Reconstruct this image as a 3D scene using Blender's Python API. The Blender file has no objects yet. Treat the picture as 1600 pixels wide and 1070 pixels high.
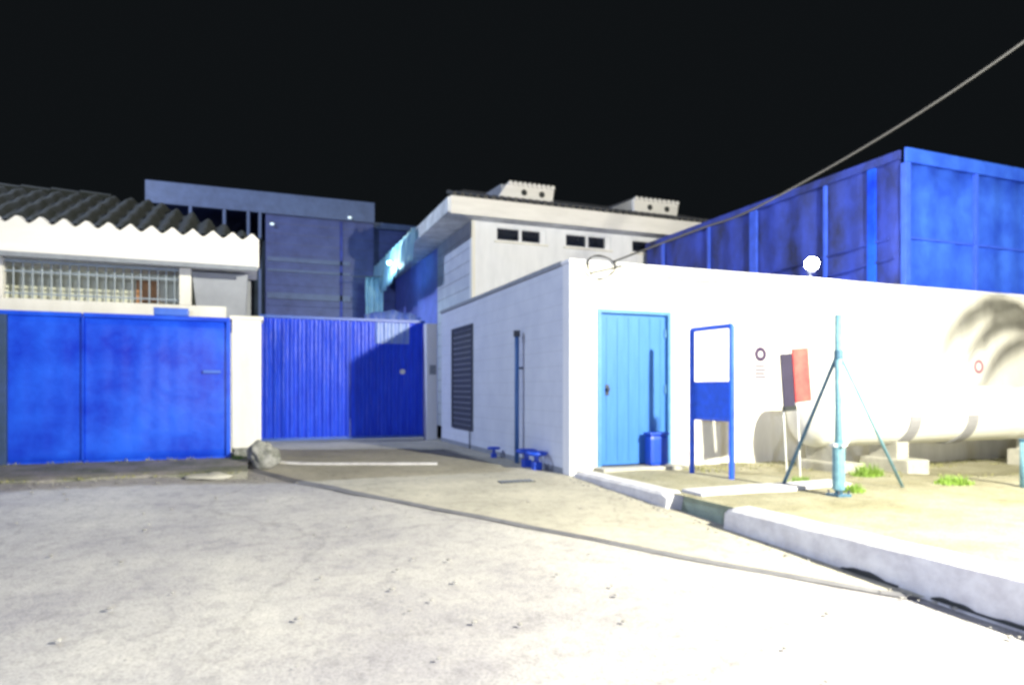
import bpy, bmesh, math, random
from mathutils import Vector, Matrix, noise
random.seed(7)
scn = bpy.context.scene
COL = scn.collection
R = math.radians
FX, FY = .365, .931            # camera heading in plan; z = 0 is eye level throughout

# ------------------------------------------------------------------ materials
def mat(name, col, rough=.7, metal=0., var=.12, nscale=6., bump=.15, bscale=40., col2=None, spec=.5,
        stretch=None, bdist=.01):
    m = bpy.data.materials.new(name); m.use_nodes = True
    nt = m.node_tree; N = nt.nodes; L = nt.links
    b = N['Principled BSDF']
    b.inputs['Roughness'].default_value = rough; b.inputs['Metallic'].default_value = metal
    b.inputs['Specular IOR Level'].default_value = spec
    tc = N.new('ShaderNodeTexCoord')
    mp = N.new('ShaderNodeMapping'); L.new(tc.outputs['Object'], mp.inputs['Vector'])
    if stretch: mp.inputs['Scale'].default_value = stretch
    n = N.new('ShaderNodeTexNoise'); n.inputs['Scale'].default_value = nscale; n.inputs['Detail'].default_value = 8
    n.inputs['Roughness'].default_value = .65
    L.new(mp.outputs['Vector'], n.inputs['Vector'])
    r = N.new('ShaderNodeValToRGB'); L.new(n.outputs['Fac'], r.inputs['Fac'])
    c2 = col2 if col2 else tuple(c*(1-var*2) for c in col)
    r.color_ramp.elements[0].position = .32; r.color_ramp.elements[1].position = .66
    r.color_ramp.elements[0].color = (*c2, 1); r.color_ramp.elements[1].color = (*col, 1)
    L.new(r.outputs['Color'], b.inputs['Base Color'])
    if bump:
        n2 = N.new('ShaderNodeTexNoise'); n2.inputs['Scale'].default_value = bscale; n2.inputs['Detail'].default_value = 6
        L.new(mp.outputs['Vector'], n2.inputs['Vector'])
        bp = N.new('ShaderNodeBump'); bp.inputs['Strength'].default_value = bump; bp.inputs['Distance'].default_value = bdist
        L.new(n2.outputs['Fac'], bp.inputs['Height']); L.new(bp.outputs['Normal'], b.inputs['Normal'])
    m['ramp'] = r.name
    return m

def ground_mat(name, c_lo, c_hi, speck, crack=True, big=.5):
    m = bpy.data.materials.new(name); m.use_nodes = True
    nt = m.node_tree; N = nt.nodes; L = nt.links; b = N['Principled BSDF']; b.inputs['Roughness'].default_value = .92
    b.inputs['Specular IOR Level'].default_value = .25
    tc = N.new('ShaderNodeTexCoord')
    def noi(s, d=8, ro=.65):
        n = N.new('ShaderNodeTexNoise'); n.inputs['Scale'].default_value = s; n.inputs['Detail'].default_value = d
        n.inputs['Roughness'].default_value = ro; L.new(tc.outputs['Object'], n.inputs['Vector']); return n
    a = noi(big, 9, .7); r = N.new('ShaderNodeValToRGB'); L.new(a.outputs['Fac'], r.inputs['Fac'])
    r.color_ramp.elements[0].position = .36; r.color_ramp.elements[1].position = .62
    r.color_ramp.elements[0].color = (*c_lo, 1); r.color_ramp.elements[1].color = (*c_hi, 1)
    s = noi(55, 4, .7); rs = N.new('ShaderNodeValToRGB'); L.new(s.outputs['Fac'], rs.inputs['Fac'])
    rs.color_ramp.elements[0].position = .38; rs.color_ramp.elements[1].position = .55
    rs.color_ramp.elements[0].color = (speck, speck, speck, 1); rs.color_ramp.elements[1].color = (1, 1, 1, 1)
    s2 = noi(9, 6, .75); r2 = N.new('ShaderNodeValToRGB'); L.new(s2.outputs['Fac'], r2.inputs['Fac'])
    r2.color_ramp.elements[0].position = .34; r2.color_ramp.elements[1].position = .52
    r2.color_ramp.elements[0].color = (.76, .76, .78, 1); r2.color_ramp.elements[1].color = (1, 1, 1, 1)
    def mul(x, y):
        k = N.new('ShaderNodeMix'); k.data_type = 'RGBA'; k.blend_type = 'MULTIPLY'; k.inputs[0].default_value = 1
        L.new(x, k.inputs[6]); L.new(y, k.inputs[7]); return k.outputs[2]
    out = mul(mul(r.outputs['Color'], rs.outputs['Color']), r2.outputs['Color'])
    if crack:
        v = N.new('ShaderNodeTexVoronoi'); v.feature = 'DISTANCE_TO_EDGE'; v.inputs['Scale'].default_value = .45
        w = noi(2.5, 5); mx = N.new('ShaderNodeMix'); mx.data_type = 'VECTOR'; mx.inputs[0].default_value = .25
        L.new(tc.outputs['Object'], mx.inputs[4]); L.new(w.outputs['Color'], mx.inputs[5]); L.new(mx.outputs[1], v.inputs['Vector'])
        rc = N.new('ShaderNodeValToRGB'); L.new(v.outputs['Distance'], rc.inputs['Fac'])
        rc.color_ramp.elements[0].position = .0; rc.color_ramp.elements[1].position = .008
        rc.color_ramp.elements[0].color = (.84, .84, .84, 1); rc.color_ramp.elements[1].color = (1, 1, 1, 1)
        out = mul(out, rc.outputs['Color'])
    L.new(out, b.inputs['Base Color'])
    bp = N.new('ShaderNodeBump'); bp.inputs['Strength'].default_value = .55; bp.inputs['Distance'].default_value = .012
    L.new(s.outputs['Fac'], bp.inputs['Height']); L.new(bp.outputs['Normal'], b.inputs['Normal'])
    return m

def siding_mat(name, col, period, depth=.01, rough=.7, axis='Z', dark=.72, col2=None):
    """painted wall with fine courses running across it"""
    m = mat(name, col, rough, var=.07, nscale=2.2, bump=0, col2=col2)
    nt = m.node_tree; N = nt.nodes; L = nt.links; b = N['Principled BSDF']
    tc = N.new('ShaderNodeTexCoord'); sp = N.new('ShaderNodeSeparateXYZ'); L.new(tc.outputs['Object'], sp.inputs[0])
    d = N.new('ShaderNodeMath'); d.operation = 'DIVIDE'; L.new(sp.outputs[axis], d.inputs[0]); d.inputs[1].default_value = period
    f = N.new('ShaderNodeMath'); f.operation = 'FRACT'; L.new(d.outputs[0], f.inputs[0])
    r = N.new('ShaderNodeValToRGB'); L.new(f.outputs[0], r.inputs['Fac'])
    e = r.color_ramp.elements; e[0].position = 0; e[0].color = (dark, dark, dark, 1); e[1].position = .09; e[1].color = (1, 1, 1, 1)
    k = N.new('ShaderNodeMix'); k.data_type = 'RGBA'; k.blend_type = 'MULTIPLY'; k.inputs[0].default_value = 1
    src = N[m['ramp']].outputs['Color']
    L.new(src, k.inputs[6]); L.new(r.outputs['Color'], k.inputs[7]); L.new(k.outputs[2], b.inputs['Base Color'])
    bp = N.new('ShaderNodeBump'); bp.inputs['Strength'].default_value = .8; bp.inputs['Distance'].default_value = depth
    L.new(r.outputs['Color'], bp.inputs['Height']); L.new(bp.outputs['Normal'], b.inputs['Normal'])
    return m

def emit(name, col, s):
    m = bpy.data.materials.new(name); m.use_nodes = True; b = m.node_tree.nodes['Principled BSDF']
    b.inputs['Base Color'].default_value = (*col, 1); b.inputs['Emission Color'].default_value = (*col, 1)
    b.inputs['Emission Strength'].default_value = s
    # a real lamp lens is dirtier toward its rim
    nt = m.node_tree; N = nt.nodes; n = N.new('ShaderNodeTexNoise'); n.inputs['Scale'].default_value = 30
    mm = N.new('ShaderNodeMath'); mm.operation = 'MULTIPLY_ADD'; mm.inputs[1].default_value = .3*s; mm.inputs[2].default_value = .85*s
    nt.links.new(n.outputs['Fac'], mm.inputs[0]); nt.links.new(mm.outputs[0], b.inputs['Emission Strength'])
    return m

M = {}
M['road'] = ground_mat('asphalt_worn', (.33, .32, .35), (.51, .495, .485), .76)
M['drive'] = ground_mat('concrete_drive', (.36, .345, .30), (.50, .475, .41), .84, big=.8)
M['earth'] = ground_mat('dry_earth', (.26, .245, .16), (.40, .385, .29), .65, crack=False, big=1.2)
M['far_ground'] = ground_mat('far_ground', (.06, .06, .06), (.10, .10, .10), .8, crack=False)
M['apron'] = ground_mat('mossy_concrete', (.17, .19, .12), (.36, .34, .33), .7, big=2.0)
M['kerb'] = mat('kerb_paint', (.66, .66, .71), .85, var=.1, nscale=7, bump=.5, bscale=30, col2=(.48, .47, .52))
M['white'] = mat('white_render', (.82, .81, .79), .85, nscale=2.2, bump=.3, bscale=60, col2=(.68, .67, .64), stretch=(1.6, 1.6, .45))
M['white_cool'] = mat('white_paint', (.84, .86, .94), .75, nscale=2.0, bump=.2, col2=(.72, .745, .83), stretch=(1.6, 1.6, .4))
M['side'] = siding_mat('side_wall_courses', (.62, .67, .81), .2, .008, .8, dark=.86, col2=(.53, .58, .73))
M['tower_side'] = siding_mat('grey_boards', (.58, .62, .74), .34, .02, .75, dark=.5, col2=(.46, .50, .64))
M['coping'] = mat('coping', (.28, .31, .38), .8, nscale=8, bump=.4)
M['gate'] = mat('gate_blue', (.022, .125, .88), .3, var=.2, nscale=1.1, bump=.5, bscale=2.2, col2=(.006, .022, .50), bdist=.02, spec=.14)
M['gate_far'] = mat('gate_far_blue', (.028, .10, .93), .32, var=.2, nscale=3.0, bump=.7, bscale=4, col2=(.016, .055, .72), bdist=.02, stretch=(4, 1, .5), spec=.2)
M['blue_trim'] = mat('gate_trim', (.04, .14, .70), .4, var=.15, nscale=5)
M['edge_shade'] = mat('edge_shade_blue', (.035, .07, .20), .7, var=.25, nscale=3, bump=.4, col2=(.02, .05, .09))  # dark tone painting the dim end of the left gate
M['sky_door'] = mat('door_sky_blue', (.055, .20, .60), .5, var=.06, nscale=3, bump=.1, stretch=(6, 6, .6), col2=(.04, .165, .52), spec=.3)
M['sky_frame'] = mat('door_frame_blue', (.07, .24, .48), .5)
M['barrier'] = mat('barrier_blue', (.022, .12, .90), .45, var=.15, nscale=9, spec=.3)
M['bin'] = mat('deep_blue', (.008, .07, .62), .45, var=.1)  # blue of the valves and of the shadow block by the door
M['teal'] = mat('teal_paint', (.17, .34, .42), .5, var=.2, nscale=14, col2=(.08, .19, .28))
M['teal_dark'] = mat('teal_strut', (.06, .16, .27), .5, var=.2, nscale=14)
M['pipe_blue'] = mat('pipe_blue', (.05, .15, .42), .5)
M['dark'] = mat('dark_grille', (.05, .06, .09), .6, var=.2)
M['glass'] = mat('dark_glass', (.012, .016, .03), .15, var=.2, nscale=3, bump=.05)
M['roof'] = mat('old_roof_tile', (.024, .028, .031), .9, var=.25, nscale=9, bump=.7, bscale=20, col2=(.010, .015, .015))
M['roof2'] = mat('dark_roof', (.10, .10, .105), .9, var=.3, nscale=7, bump=.5)
M['fascia'] = mat('fascia_white', (.86, .85, .88), .8, var=.06, nscale=3, bump=.35, bscale=25, stretch=(.4, 1, 2))
M['fascia_side'] = mat('fascia_side', (.84, .87, .92), .6, var=.2, nscale=3)
M['shed'] = siding_mat('shed_sheet', (.065, .09, .27), .38, .02, .5, dark=.6, col2=(.035, .05, .17))
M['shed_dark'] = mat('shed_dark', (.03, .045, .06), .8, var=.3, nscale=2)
M['ramp'] = mat('green_concrete', (.34, .42, .36), .9, var=.15, nscale=5, bump=.5)
M['glow_sheet'] = mat('pale_cyan_sheet', (.42, .66, .78), .35, var=.3, nscale=1.5, bump=.4, bscale=3, col2=(.22, .45, .68))
M['shed_pale'] = mat('shed_pale_band', (.10, .14, .28), .5, var=.15, nscale=3)
M['clad'] = siding_mat('blue_cladding', (.22, .26, .85), .25, .02, .5, axis='Y', col2=(.15, .19, .62))
M['tower_blue'] = mat('tower_front_blue', (.045, .15, .80), .4, var=.2, nscale=1.6, bump=.5, bscale=5, col2=(.02, .07, .58), bdist=.02)
M['tower_net'] = mat('tower_side_net', (.035, .07, .52), .65, var=.3, nscale=1.5, bump=.4, bscale=8, col2=(.014, .018, .06), stretch=(1, 1, .6))
M['tower_post'] = mat('tower_post_blue', (.05, .13, .85), .4, var=.15, nscale=4)
M['porch'] = mat('porch_wall', (.86, .89, .76), .8, var=.08, nscale=2)
M['porch_glass'] = mat('porch_glass_green', (.14, .20, .14), .2, var=.3, nscale=3)
M['brown'] = mat('brown_wood', (.62, .30, .12), .6, var=.2)
M['grey_wall'] = mat('grey_wall', (.30, .32, .38), .85, var=.1, nscale=3)
M['bar'] = mat('bar_paint', (.30, .36, .44), .5)
M['tank'] = mat('tank_white', (.84, .84, .82), .45, var=.03, nscale=2, bump=.05)
M['saddle'] = mat('saddle_grey', (.30, .30, .34), .7, var=.1)
M['concrete'] = mat('concrete_block', (.52, .51, .47), .9, var=.15, nscale=7, bump=.6)
M['stone'] = mat('rough_stone', (.40, .40, .41), .95, var=.25, nscale=7, bump=.9, bscale=15, col2=(.10, .11, .09))
M['grass'] = mat('grass_blade', (.22, .36, .05), .7, var=.3, nscale=4, bump=0, col2=(.20, .34, .06))
M['dry_grass'] = mat('dry_grass', (.38, .38, .16), .8, var=.3, nscale=4, bump=0)
M['leaf'] = mat('pale_leaf', (.36, .58, .66), .4, var=.3, nscale=5, bump=0, col2=(.16, .30, .42))
M['bark'] = mat('bark', (.14, .11, .09), .9, var=.2)
M['cable'] = mat('cable_grey', (.055, .056, .064), .8, spec=.1, var=.02, bump=0)
M['black'] = mat('sign_black', (.035, .03, .07), .5)
M['red'] = mat('sign_red', (.60, .06, .07), .5, var=.12, nscale=5, col2=(.58, .13, .12), spec=.2)
M['pink'] = mat('sign_pink', (.42, .17, .24), .5)
M['violet'] = mat('sign_violet', (.05, .025, .09), .5)
M['sign_grey'] = mat('sign_grey_text', (.13, .11, .17), .6)
M['plate'] = mat('sign_plate', (.80, .80, .80), .5, var=.03)
M['hole'] = mat('hole_dark', (.03, .035, .04), .9)
M['joint'] = mat('joint_dark', (.19, .19, .21), .95, nscale=3, bump=.5, col2=(.11, .11, .13))
M['pebble'] = mat('pebble', (.38, .37, .36), .9, var=.3)
M['lamp'] = emit('lamp_glow', (1, .97, .88), 60)
M['smalllamp'] = emit('small_lamp_glow', (.8, .95, 1), .8)
M['eavelamp'] = emit('eave_lamp_glow', (.55, 1, .92), 1.6)
M['glare_pale'] = mat('glare_pale', (.34, .48, .80), .4, var=.2, nscale=2, bump=.5, bscale=4, col2=(.08, .18, .80), stretch=(5, 1, .6))

# ------------------------------------------------------------------ helpers
def BM(): return bmesh.new()
def box(bm, x0, x1, y0, y1, z0, z1, bev=0.0, rot=None):
    r = bmesh.ops.create_cube(bm, size=1)
    vs = r['verts']
    for v in vs:
        v.co = Vector((x0+(v.co.x+.5)*(x1-x0), y0+(v.co.y+.5)*(y1-y0), z0+(v.co.z+.5)*(z1-z0)))
    if bev:
        es = list({e for v in vs for e in v.link_edges})
        rr = bmesh.ops.bevel(bm, geom=es, offset=bev, segments=2, profile=.6, affect='EDGES')
        vs = list({v for v in rr['verts']} | {v for v in vs if v.is_valid})
    if rot is not None:
        c = Vector(((x0+x1)/2, (y0+y1)/2, z0))
        bmesh.ops.rotate(bm, verts=[v for v in vs if v.is_valid], cent=c, matrix=Matrix.Rotation(rot, 3, 'Z'))
    return bm
def tube(bm, pts, rad, seg=10, cap=True):
    pts = [Vector(p) for p in pts]; rings = []
    n = len(pts)
    for i, p in enumerate(pts):
        t = (pts[min(i+1, n-1)]-pts[max(i-1, 0)]).normalized()
        up = Vector((0, 0, 1)) if abs(t.z) < .95 else Vector((1, 0, 0))
        a = t.cross(up).normalized(); b = t.cross(a).normalized()
        rr = rad[i] if isinstance(rad, (list, tuple)) else rad
        rings.append([bm.verts.new(p+a*math.cos(2*math.pi*k/seg)*rr+b*math.sin(2*math.pi*k/seg)*rr) for k in range(seg)])
    for i in range(n-1):
        for k in range(seg):
            bm.faces.new((rings[i][k], rings[i][(k+1) % seg], rings[i+1][(k+1) % seg], rings[i+1][k]))
    if cap:
        bm.faces.new(rings[0][::-1]); bm.faces.new(rings[-1])
    return bm
def prism(bm, poly, axis, a0, a1):
    """poly: 2D points; axis 'X','Y','Z' = extrusion axis"""
    def mk(p, a):
        if axis == 'X': return Vector((a, p[0], p[1]))
        if axis == 'Y': return Vector((p[0], a, p[1]))
        return Vector((p[0], p[1], a))
    A = [bm.verts.new(mk(p, a0)) for p in poly]; B = [bm.verts.new(mk(p, a1)) for p in poly]
    bm.faces.new(A); bm.faces.new(B[::-1]); n = len(poly)
    for i in range(n): bm.faces.new((A[i], B[i], B[(i+1) % n], A[(i+1) % n]))
    return bm
def ring_disc(bm, c, r0, r1, y0, y1, seg=28):
    """flat ring facing -Y"""
    rs = []
    for rr, yy in ((r0, y1), (r0, y0), (r1, y0), (r1, y1)):
        rs.append([bm.verts.new((c[0]+rr*math.cos(2*math.pi*k/seg), yy, c[1]+rr*math.sin(2*math.pi*k/seg))) for k in range(seg)])
    for j in range(4):
        for k in range(seg):
            bm.faces.new((rs[j][k], rs[j][(k+1) % seg], rs[(j+1) % 4][(k+1) % seg], rs[(j+1) % 4][k]))
    return bm
def sheet(bm, x0, x1, z0, z1, y, per=.2, amp=.015, th=.012, nz=6, shape='sin'):
    n = max(8, int((x1-x0)/per*8)); g = []
    for s in (0, 1):
        rows = []
        for j in range(nz+1):
            row = []
            for i in range(n+1):
                x = x0+(x1-x0)*i/n; z = z0+(z1-z0)*j/nz
                w = math.sin(2*math.pi*x/per)
                if shape == 'trap': w = max(-1, min(1, w*2.2))
                yy = y+amp*w+s*th+.012*noise.noise(Vector((x*.9, z*1.1, 3)))
                row.append(bm.verts.new((x, yy, z)))
            rows.append(row)
        g.append(rows)
    for s in (0, 1):
        for j in range(nz):
            for i in range(n):
                q = (g[s][j][i], g[s][j][i+1], g[s][j+1][i+1], g[s][j+1][i])
                bm.faces.new(q if s == 0 else q[::-1])
    for i in range(n):
        bm.faces.new((g[0][0][i], g[1][0][i], g[1][0][i+1], g[0][0][i+1]))
        bm.faces.new((g[0][nz][i], g[0][nz][i+1], g[1][nz][i+1], g[1][nz][i]))
    for j in range(nz):
        bm.faces.new((g[0][j][0], g[0][j+1][0], g[1][j+1][0], g[1][j][0]))
        bm.faces.new((g[0][j][n], g[1][j][n], g[1][j+1][n], g[0][j+1][n]))
    return bm

def thing(name, label, cat, loc, group=None):
    o = bpy.data.objects.new(name, None); COL.objects.link(o); o.location = loc; o.empty_display_size = .1
    o['label'] = label; o['category'] = cat
    if group: o['group'] = group
    return o
def origin(o):
    v = Vector((0, 0, 0))
    while o is not None: v += o.location; o = o.parent
    return v
def part(name, bm, m, parent, label=None, smooth=False):
    bmesh.ops.recalc_face_normals(bm, faces=bm.faces)
    me = bpy.data.meshes.new(name); O = origin(parent)
    for v in bm.verts: v.co -= O
    bm.to_mesh(me); bm.free()
    if smooth:
        for p in me.polygons: p.use_smooth = True
    me.materials.append(m)
    o = bpy.data.objects.new(name, me); COL.objects.link(o); o.parent = parent
    if label: o['label'] = label
    return o
def solo(name, bm, m, label=None, cat=None, group=None, kind=None, smooth=False):
    bmesh.ops.recalc_face_normals(bm, faces=bm.faces)
    xs = [v.co for v in bm.verts]
    c = Vector(((min(v.x for v in xs)+max(v.x for v in xs))/2, (min(v.y for v in xs)+max(v.y for v in xs))/2, min(v.z for v in xs)))
    if kind == 'structure': c = Vector((0, 0, 0))
    for v in bm.verts: v.co -= c
    me = bpy.data.meshes.new(name); bm.to_mesh(me); bm.free()
    if smooth:
        for p in me.polygons: p.use_smooth = True
    me.materials.append(m)
    o = bpy.data.objects.new(name, me); COL.objects.link(o); o.location = c
    if label: o['label'] = label
    if cat: o['category'] = cat
    if group: o['group'] = group
    if kind: o['kind'] = kind
    return o
def ss(t): t = max(0, min(1, t)); return t*t*(3-2*t)
def zroad(x, y):
    z = -1.11-.042*max(0, 7.55-y)
    z += .15*ss((.9-x)/2.2)*ss((y-7.2)/2.4)
    return z
def zyard(x, y):
    return -1.035-.14*ss((x-6.8)/2.5)*ss((y-4.8)/1.6)
def curb_x(y): return 3.75+.033*(7.5-y)

# ------------------------------------------------------------------ setting
def grid(bm, x0, x1, y0, y1, step, f, keep=None, wob=.006):
    nx = int((x1-x0)/step); ny = int((y1-y0)/step); V = {}
    for i in range(nx+1):
        for j in range(ny+1):
            x = x0+(x1-x0)*i/nx; y = y0+(y1-y0)*j/ny
            V[i, j] = bm.verts.new((x, y, f(x, y)+wob*noise.noise(Vector((x*1.7, y*1.7, 0)))))
    for i in range(nx):
        for j in range(ny):
            bm.faces.new((V[i, j], V[i+1, j], V[i+1, j+1], V[i, j+1]))
    return bm
solo('ground', grid(BM(), -400, 400, -400, 400, 20, lambda x, y: -1.95, wob=0), M['far_ground'], kind='structure')
solo('road', grid(BM(), -22, 3.95, -12, 30, .16, zroad), M['road'], kind='structure', smooth=True)
# earth yard behind the kerb, following the kerb line
bm = BM(); rows = []
ys = [-8+i*(15.55/78) for i in range(79)]
for y in ys:
    x0 = curb_x(y)+.1; row = []
    for i in range(71):
        x = x0+(24-x0)*(i/70)**1.4
        row.append(bm.verts.new((x, y, zyard(x, y)+.02*noise.noise(Vector((x*2, y*2, 5)))*min(1, i/4)-.004)))
    rows.append(row)
for a, b in zip(rows[:-1], rows[1:]):
    for i in range(70): bm.faces.new((a[i], a[i+1], b[i+1], b[i]))
solo('yard', bm, M['earth'], kind='structure', smooth=True)

JL = [(.0, 9.35), (1.0, 7.3), (2.15, 5.47), (3.0, 4.08), (3.86, 2.88)]
def jl(y):
    for (xa, ya), (xb, yb) in zip(JL[:-1], JL[1:]):
        if yb <= y <= ya: return xa+(xb-xa)*(ya-y)/(ya-yb)
    return 0. if y > 9.35 else 3.86
bm = BM(); rows = []
for i in range(81):
    y = 2.9+i*(14.25-2.9)/80
    xa = jl(y); xb = curb_x(y)+.02 if y < 7.5 else 3.76
    rows.append([bm.verts.new((xa+(xb-xa)*k/24, y, zroad(xa+(xb-xa)*k/24, y)+.018+.005*noise.noise(Vector((xa*2+k*.3, y*2, 9))))) for k in range(25)])
for a, b in zip(rows[:-1], rows[1:]):
    for i in range(24): bm.faces.new((a[i], a[i+1], b[i+1], b[i]))
solo('driveway', bm, M['drive'], kind='structure', smooth=True)
# sunken joint between asphalt and concrete
bm = BM(); pts = []
for i in range(61):
    y = 9.3-i*(9.3-2.95)/60; w = .034+.05*ss((26-i)/14)+.015*noise.noise(Vector((0, y*3, 1)))
    x = jl(y)+.02*noise.noise(Vector((2, y*2, 1)))
    pts.append((bm.verts.new((x-w*.9, y-w*.5, zroad(x, y)+.007)), bm.verts.new((x+w*.3, y+w*.2, zroad(x, y)+.025))))
for a, b in zip(pts[:-1], pts[1:]): bm.faces.new((a[0], a[1], b[1], b[0]))
solo('road_joint', bm, M['joint'], kind='structure')
# pale threshold strip across the drive
bm = BM(); a = Vector((.3, 10.2, 0)); b = Vector((2.5, 9.35, 0))
n_ = Vector((.36, .93, 0)).normalized()*.04; prev = None
for i in range(23):
    p = a.lerp(b, i/22); z = zroad(p.x, p.y)
    cur = [bm.verts.new((p.x-n_.x, p.y-n_.y, z-.02)), bm.verts.new((p.x-n_.x, p.y-n_.y, z+.05)), bm.verts.new((p.x+n_.x, p.y+n_.y, z+.05)), bm.verts.new((p.x+n_.x, p.y+n_.y, z-.02))]
    if prev:
        for k in range(4): bm.faces.new((prev[k], prev[(k+1) % 4], cur[(k+1) % 4], cur[k]))
    else: bm.faces.new(cur)
    prev = cur
bm.faces.new(prev[::-1])
solo('threshold_kerb', bm, M['kerb'], kind='structure')
# apron in front of the left gate
bm = BM(); rows = []
for i in range(70):
    x = -9+i*(8.95/69); fr = 8.62+.10*noise.noise(Vector((x*1.3, 0, 0)))+.03*noise.noise(Vector((x*6, 0, 0)))
    prof = [(fr-.02, zroad(x, 8.6)-.05), (fr, -.99+.02*noise.noise(Vector((x*3, 2, 0)))), (fr+.14, -.965), (9.3, -.955+.01*noise.noise(Vector((x*3, 7, 0)))), (10.3, -.93)]
    rows.append([bm.verts.new((x, p, q)) for p, q in prof])
for a, b in zip(rows[:-1], rows[1:]):
    for k in range(4): bm.faces.new((a[k], a[k+1], b[k+1], b[k]))
solo('pavement', bm, M['apron'], kind='structure')

# ------------------------------------------------------------------ kerbs along the yard
def kerb(y0, y1, label, slots=()):
    t = thing('kerb', label, 'kerb', (curb_x((y0+y1)/2), (y0+y1)/2, zroad(3.8, (y0+y1)/2)), 'concrete kerbs edging the yard')
    bm = BM(); n = max(6, int(abs(y1-y0)/.08)); prev = None
    for i in range(n+1):
        y = y0+(y1-y0)*i/n; x = curb_x(y)+.012*noise.noise(Vector((0, y*2.5, 0))); zt = -1.025+.005*noise.noise(Vector((4, y*3, 0)))
        if i in (0, n): zt -= .03
        pr = [(x-.01, zroad(x, y)-.06), (x+.005, zt-.03), (x+.04, zt), (x+.2, zt+.004), (x+.2, zroad(x, y)-.06)]
        cur = [bm.verts.new((p, y, q)) for p, q in pr]
        if prev:
            for k in range(5): bm.faces.new((prev[k], prev[(k+1) % 5], cur[(k+1) % 5], cur[k]))
        else: bm.faces.new(cur)
        prev = cur
    bm.faces.new(prev[::-1])
    part('kerb_stone', bm, M['kerb'], t)
    for (ys_, L_, h_) in slots:
        bm = BM(); P = []
        for k in range(15):
            u = k/14; y = ys_-u*L_; x = curb_x(y)-.026
            hh = h_*math.sin(math.pi*min(1, u*1.15+.02))**.6*(.65+.6*noise.noise(Vector((y*9, 1, 0)))) if u < .87 else h_*.15
            z = zroad(x, y)+.02
            P.append((bm.verts.new((x, y, z)), bm.verts.new((x, y, z+max(.01, hh))), bm.verts.new((x+.06, y, z+max(.01, hh))), bm.verts.new((x+.06, y, z))))
        for a, b in zip(P[:-1], P[1:]):
            for q in range(4): bm.faces.new((a[q], a[(q+1) % 4], b[(q+1) % 4], b[q]))
        bm.faces.new(P[0]); bm.faces.new(P[-1][::-1])
        part('drain_slot', bm, M['hole'], t)
kerb(7.46, 5.55, 'short whitish kerb running from the white corner to the gap in the kerb')
kerb(4.72, -4, 'long whitish kerb with dark chipped drain slots, nearest the camera', ((3.5, .42, .05), (2.85, .30, .05), (2.55, .5, .035)))
bm = BM()
prism(bm, [(4.72, -1.26), (5.55, -1.22), (5.5, -1.05), (4.8, -1.05)], 'X', 3.99, 4.3)
solo('ramp', bm, M['ramp'], kind='structure')
# pale walkway edge behind the kerb gap
bm = BM(); box(bm, 4.05, 6.0, 5.3, 5.62, -1.1, -1.005, .01)
solo('edging_stone', bm, M['kerb'], 'thin pale edging strip laid in the yard behind the kerb gap', 'edging')

# ------------------------------------------------------------------ white annex on the right
A = thing('white_building', 'low white flat-roofed building with sky blue door facing the yard', 'building', (3.75, 7.55, -1.1))
bm = BM(); DX0, DX1, DZ0, DZ1 = 4.14, 5.26, -1.02, 1.04
box(bm, 3.80, DX0, 7.55, 7.75, -1.3, 1.6); box(bm, DX1, 24, 7.55, 7.75, -1.4, 1.6); box(bm, DX0, DX1, 7.551, 7.749, DZ1, 1.599)
box(bm, DX0, DX1, 7.552, 7.748, -1.3, DZ0)
part('front_wall', bm, M['white'], A)
bm = BM(); box(bm, 3.75, 3.95, 7.752, 13.67, -1.3, 1.6)
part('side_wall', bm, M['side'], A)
bm = BM(); box(bm, 3.742, 3.797, 7.542, 7.75, -1.3, 1.602, .006); part('corner_strip', bm, M['white_cool'], A)  # flash-bright corner edge put in as a pale strip
bm = BM(); box(bm, 3.73, 3.97, 7.79, 13.7, 1.603, 1.665, .008); part('coping', bm, M['coping'], A)
bm = BM(); box(bm, 3.73, 24, 7.53, 7.785, 1.604, 1.65, .008); part('coping', bm, M['white_cool'], A)
bm = BM(); box(bm, 3.96, 24, 7.78, 12.9, 1.35, 1.45); part('roof', bm, M['roof2'], A)
bm = BM(); box(bm, 6.36, 6.56, 7.51, 7.552, -1.2, 1.55, .004); part('pilaster', bm, M['white'], A)
bm = BM(); box(bm, 3.735, 3.752, 7.76, 13.66, -1.2, -1.02, .002); part('plinth', bm, M['coping'], A)
# door
D = BM(); box(D, DX0+.05, DX1-.05, 7.60, 7.645, DZ0+.03, DZ1-.05, .004)
for i in range(6):
    xx = DX0+.16+i*.165; box(D, xx, xx+.012, 7.594, 7.6005, DZ0+.08, DZ1-.1)
door = part('door', D, M['sky_door'], A)
bm = BM(); bmesh.ops.create_uvsphere(bm, u_segments=12, v_segments=8, radius=.028)
for v in bm.verts: v.co += Vector((4.31, 7.57, -.0))
box(bm, 4.285, 4.335, 7.588, 7.6, -.08, .06, .003)
part('handle', bm, M['dark'], door, smooth=True)
bm = BM()
box(bm, DX0, DX0+.05, 7.53, 7.65, DZ0, DZ1, .003); box(bm, DX1-.05, DX1, 7.53, 7.65, DZ0, DZ1, .003); box(bm, DX0+.05, DX1-.05, 7.531, 7.65, DZ1-.05, DZ1-.001, .003)
part('door_frame', bm, M['sky_frame'], A)
for hz in (-.75, 0, .75): part('hinge', tube(BM(), [(DX1-.06, 7.585, hz-.06), (DX1-.06, 7.585, hz+.06)], .014, 8), M['sky_frame'], door)
bm = BM(); box(bm, DX0-.05, DX1+.1, 7.28, 7.54, -1.2, -1.0, .01); part('doorstep', bm, M['concrete'], A)
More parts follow.
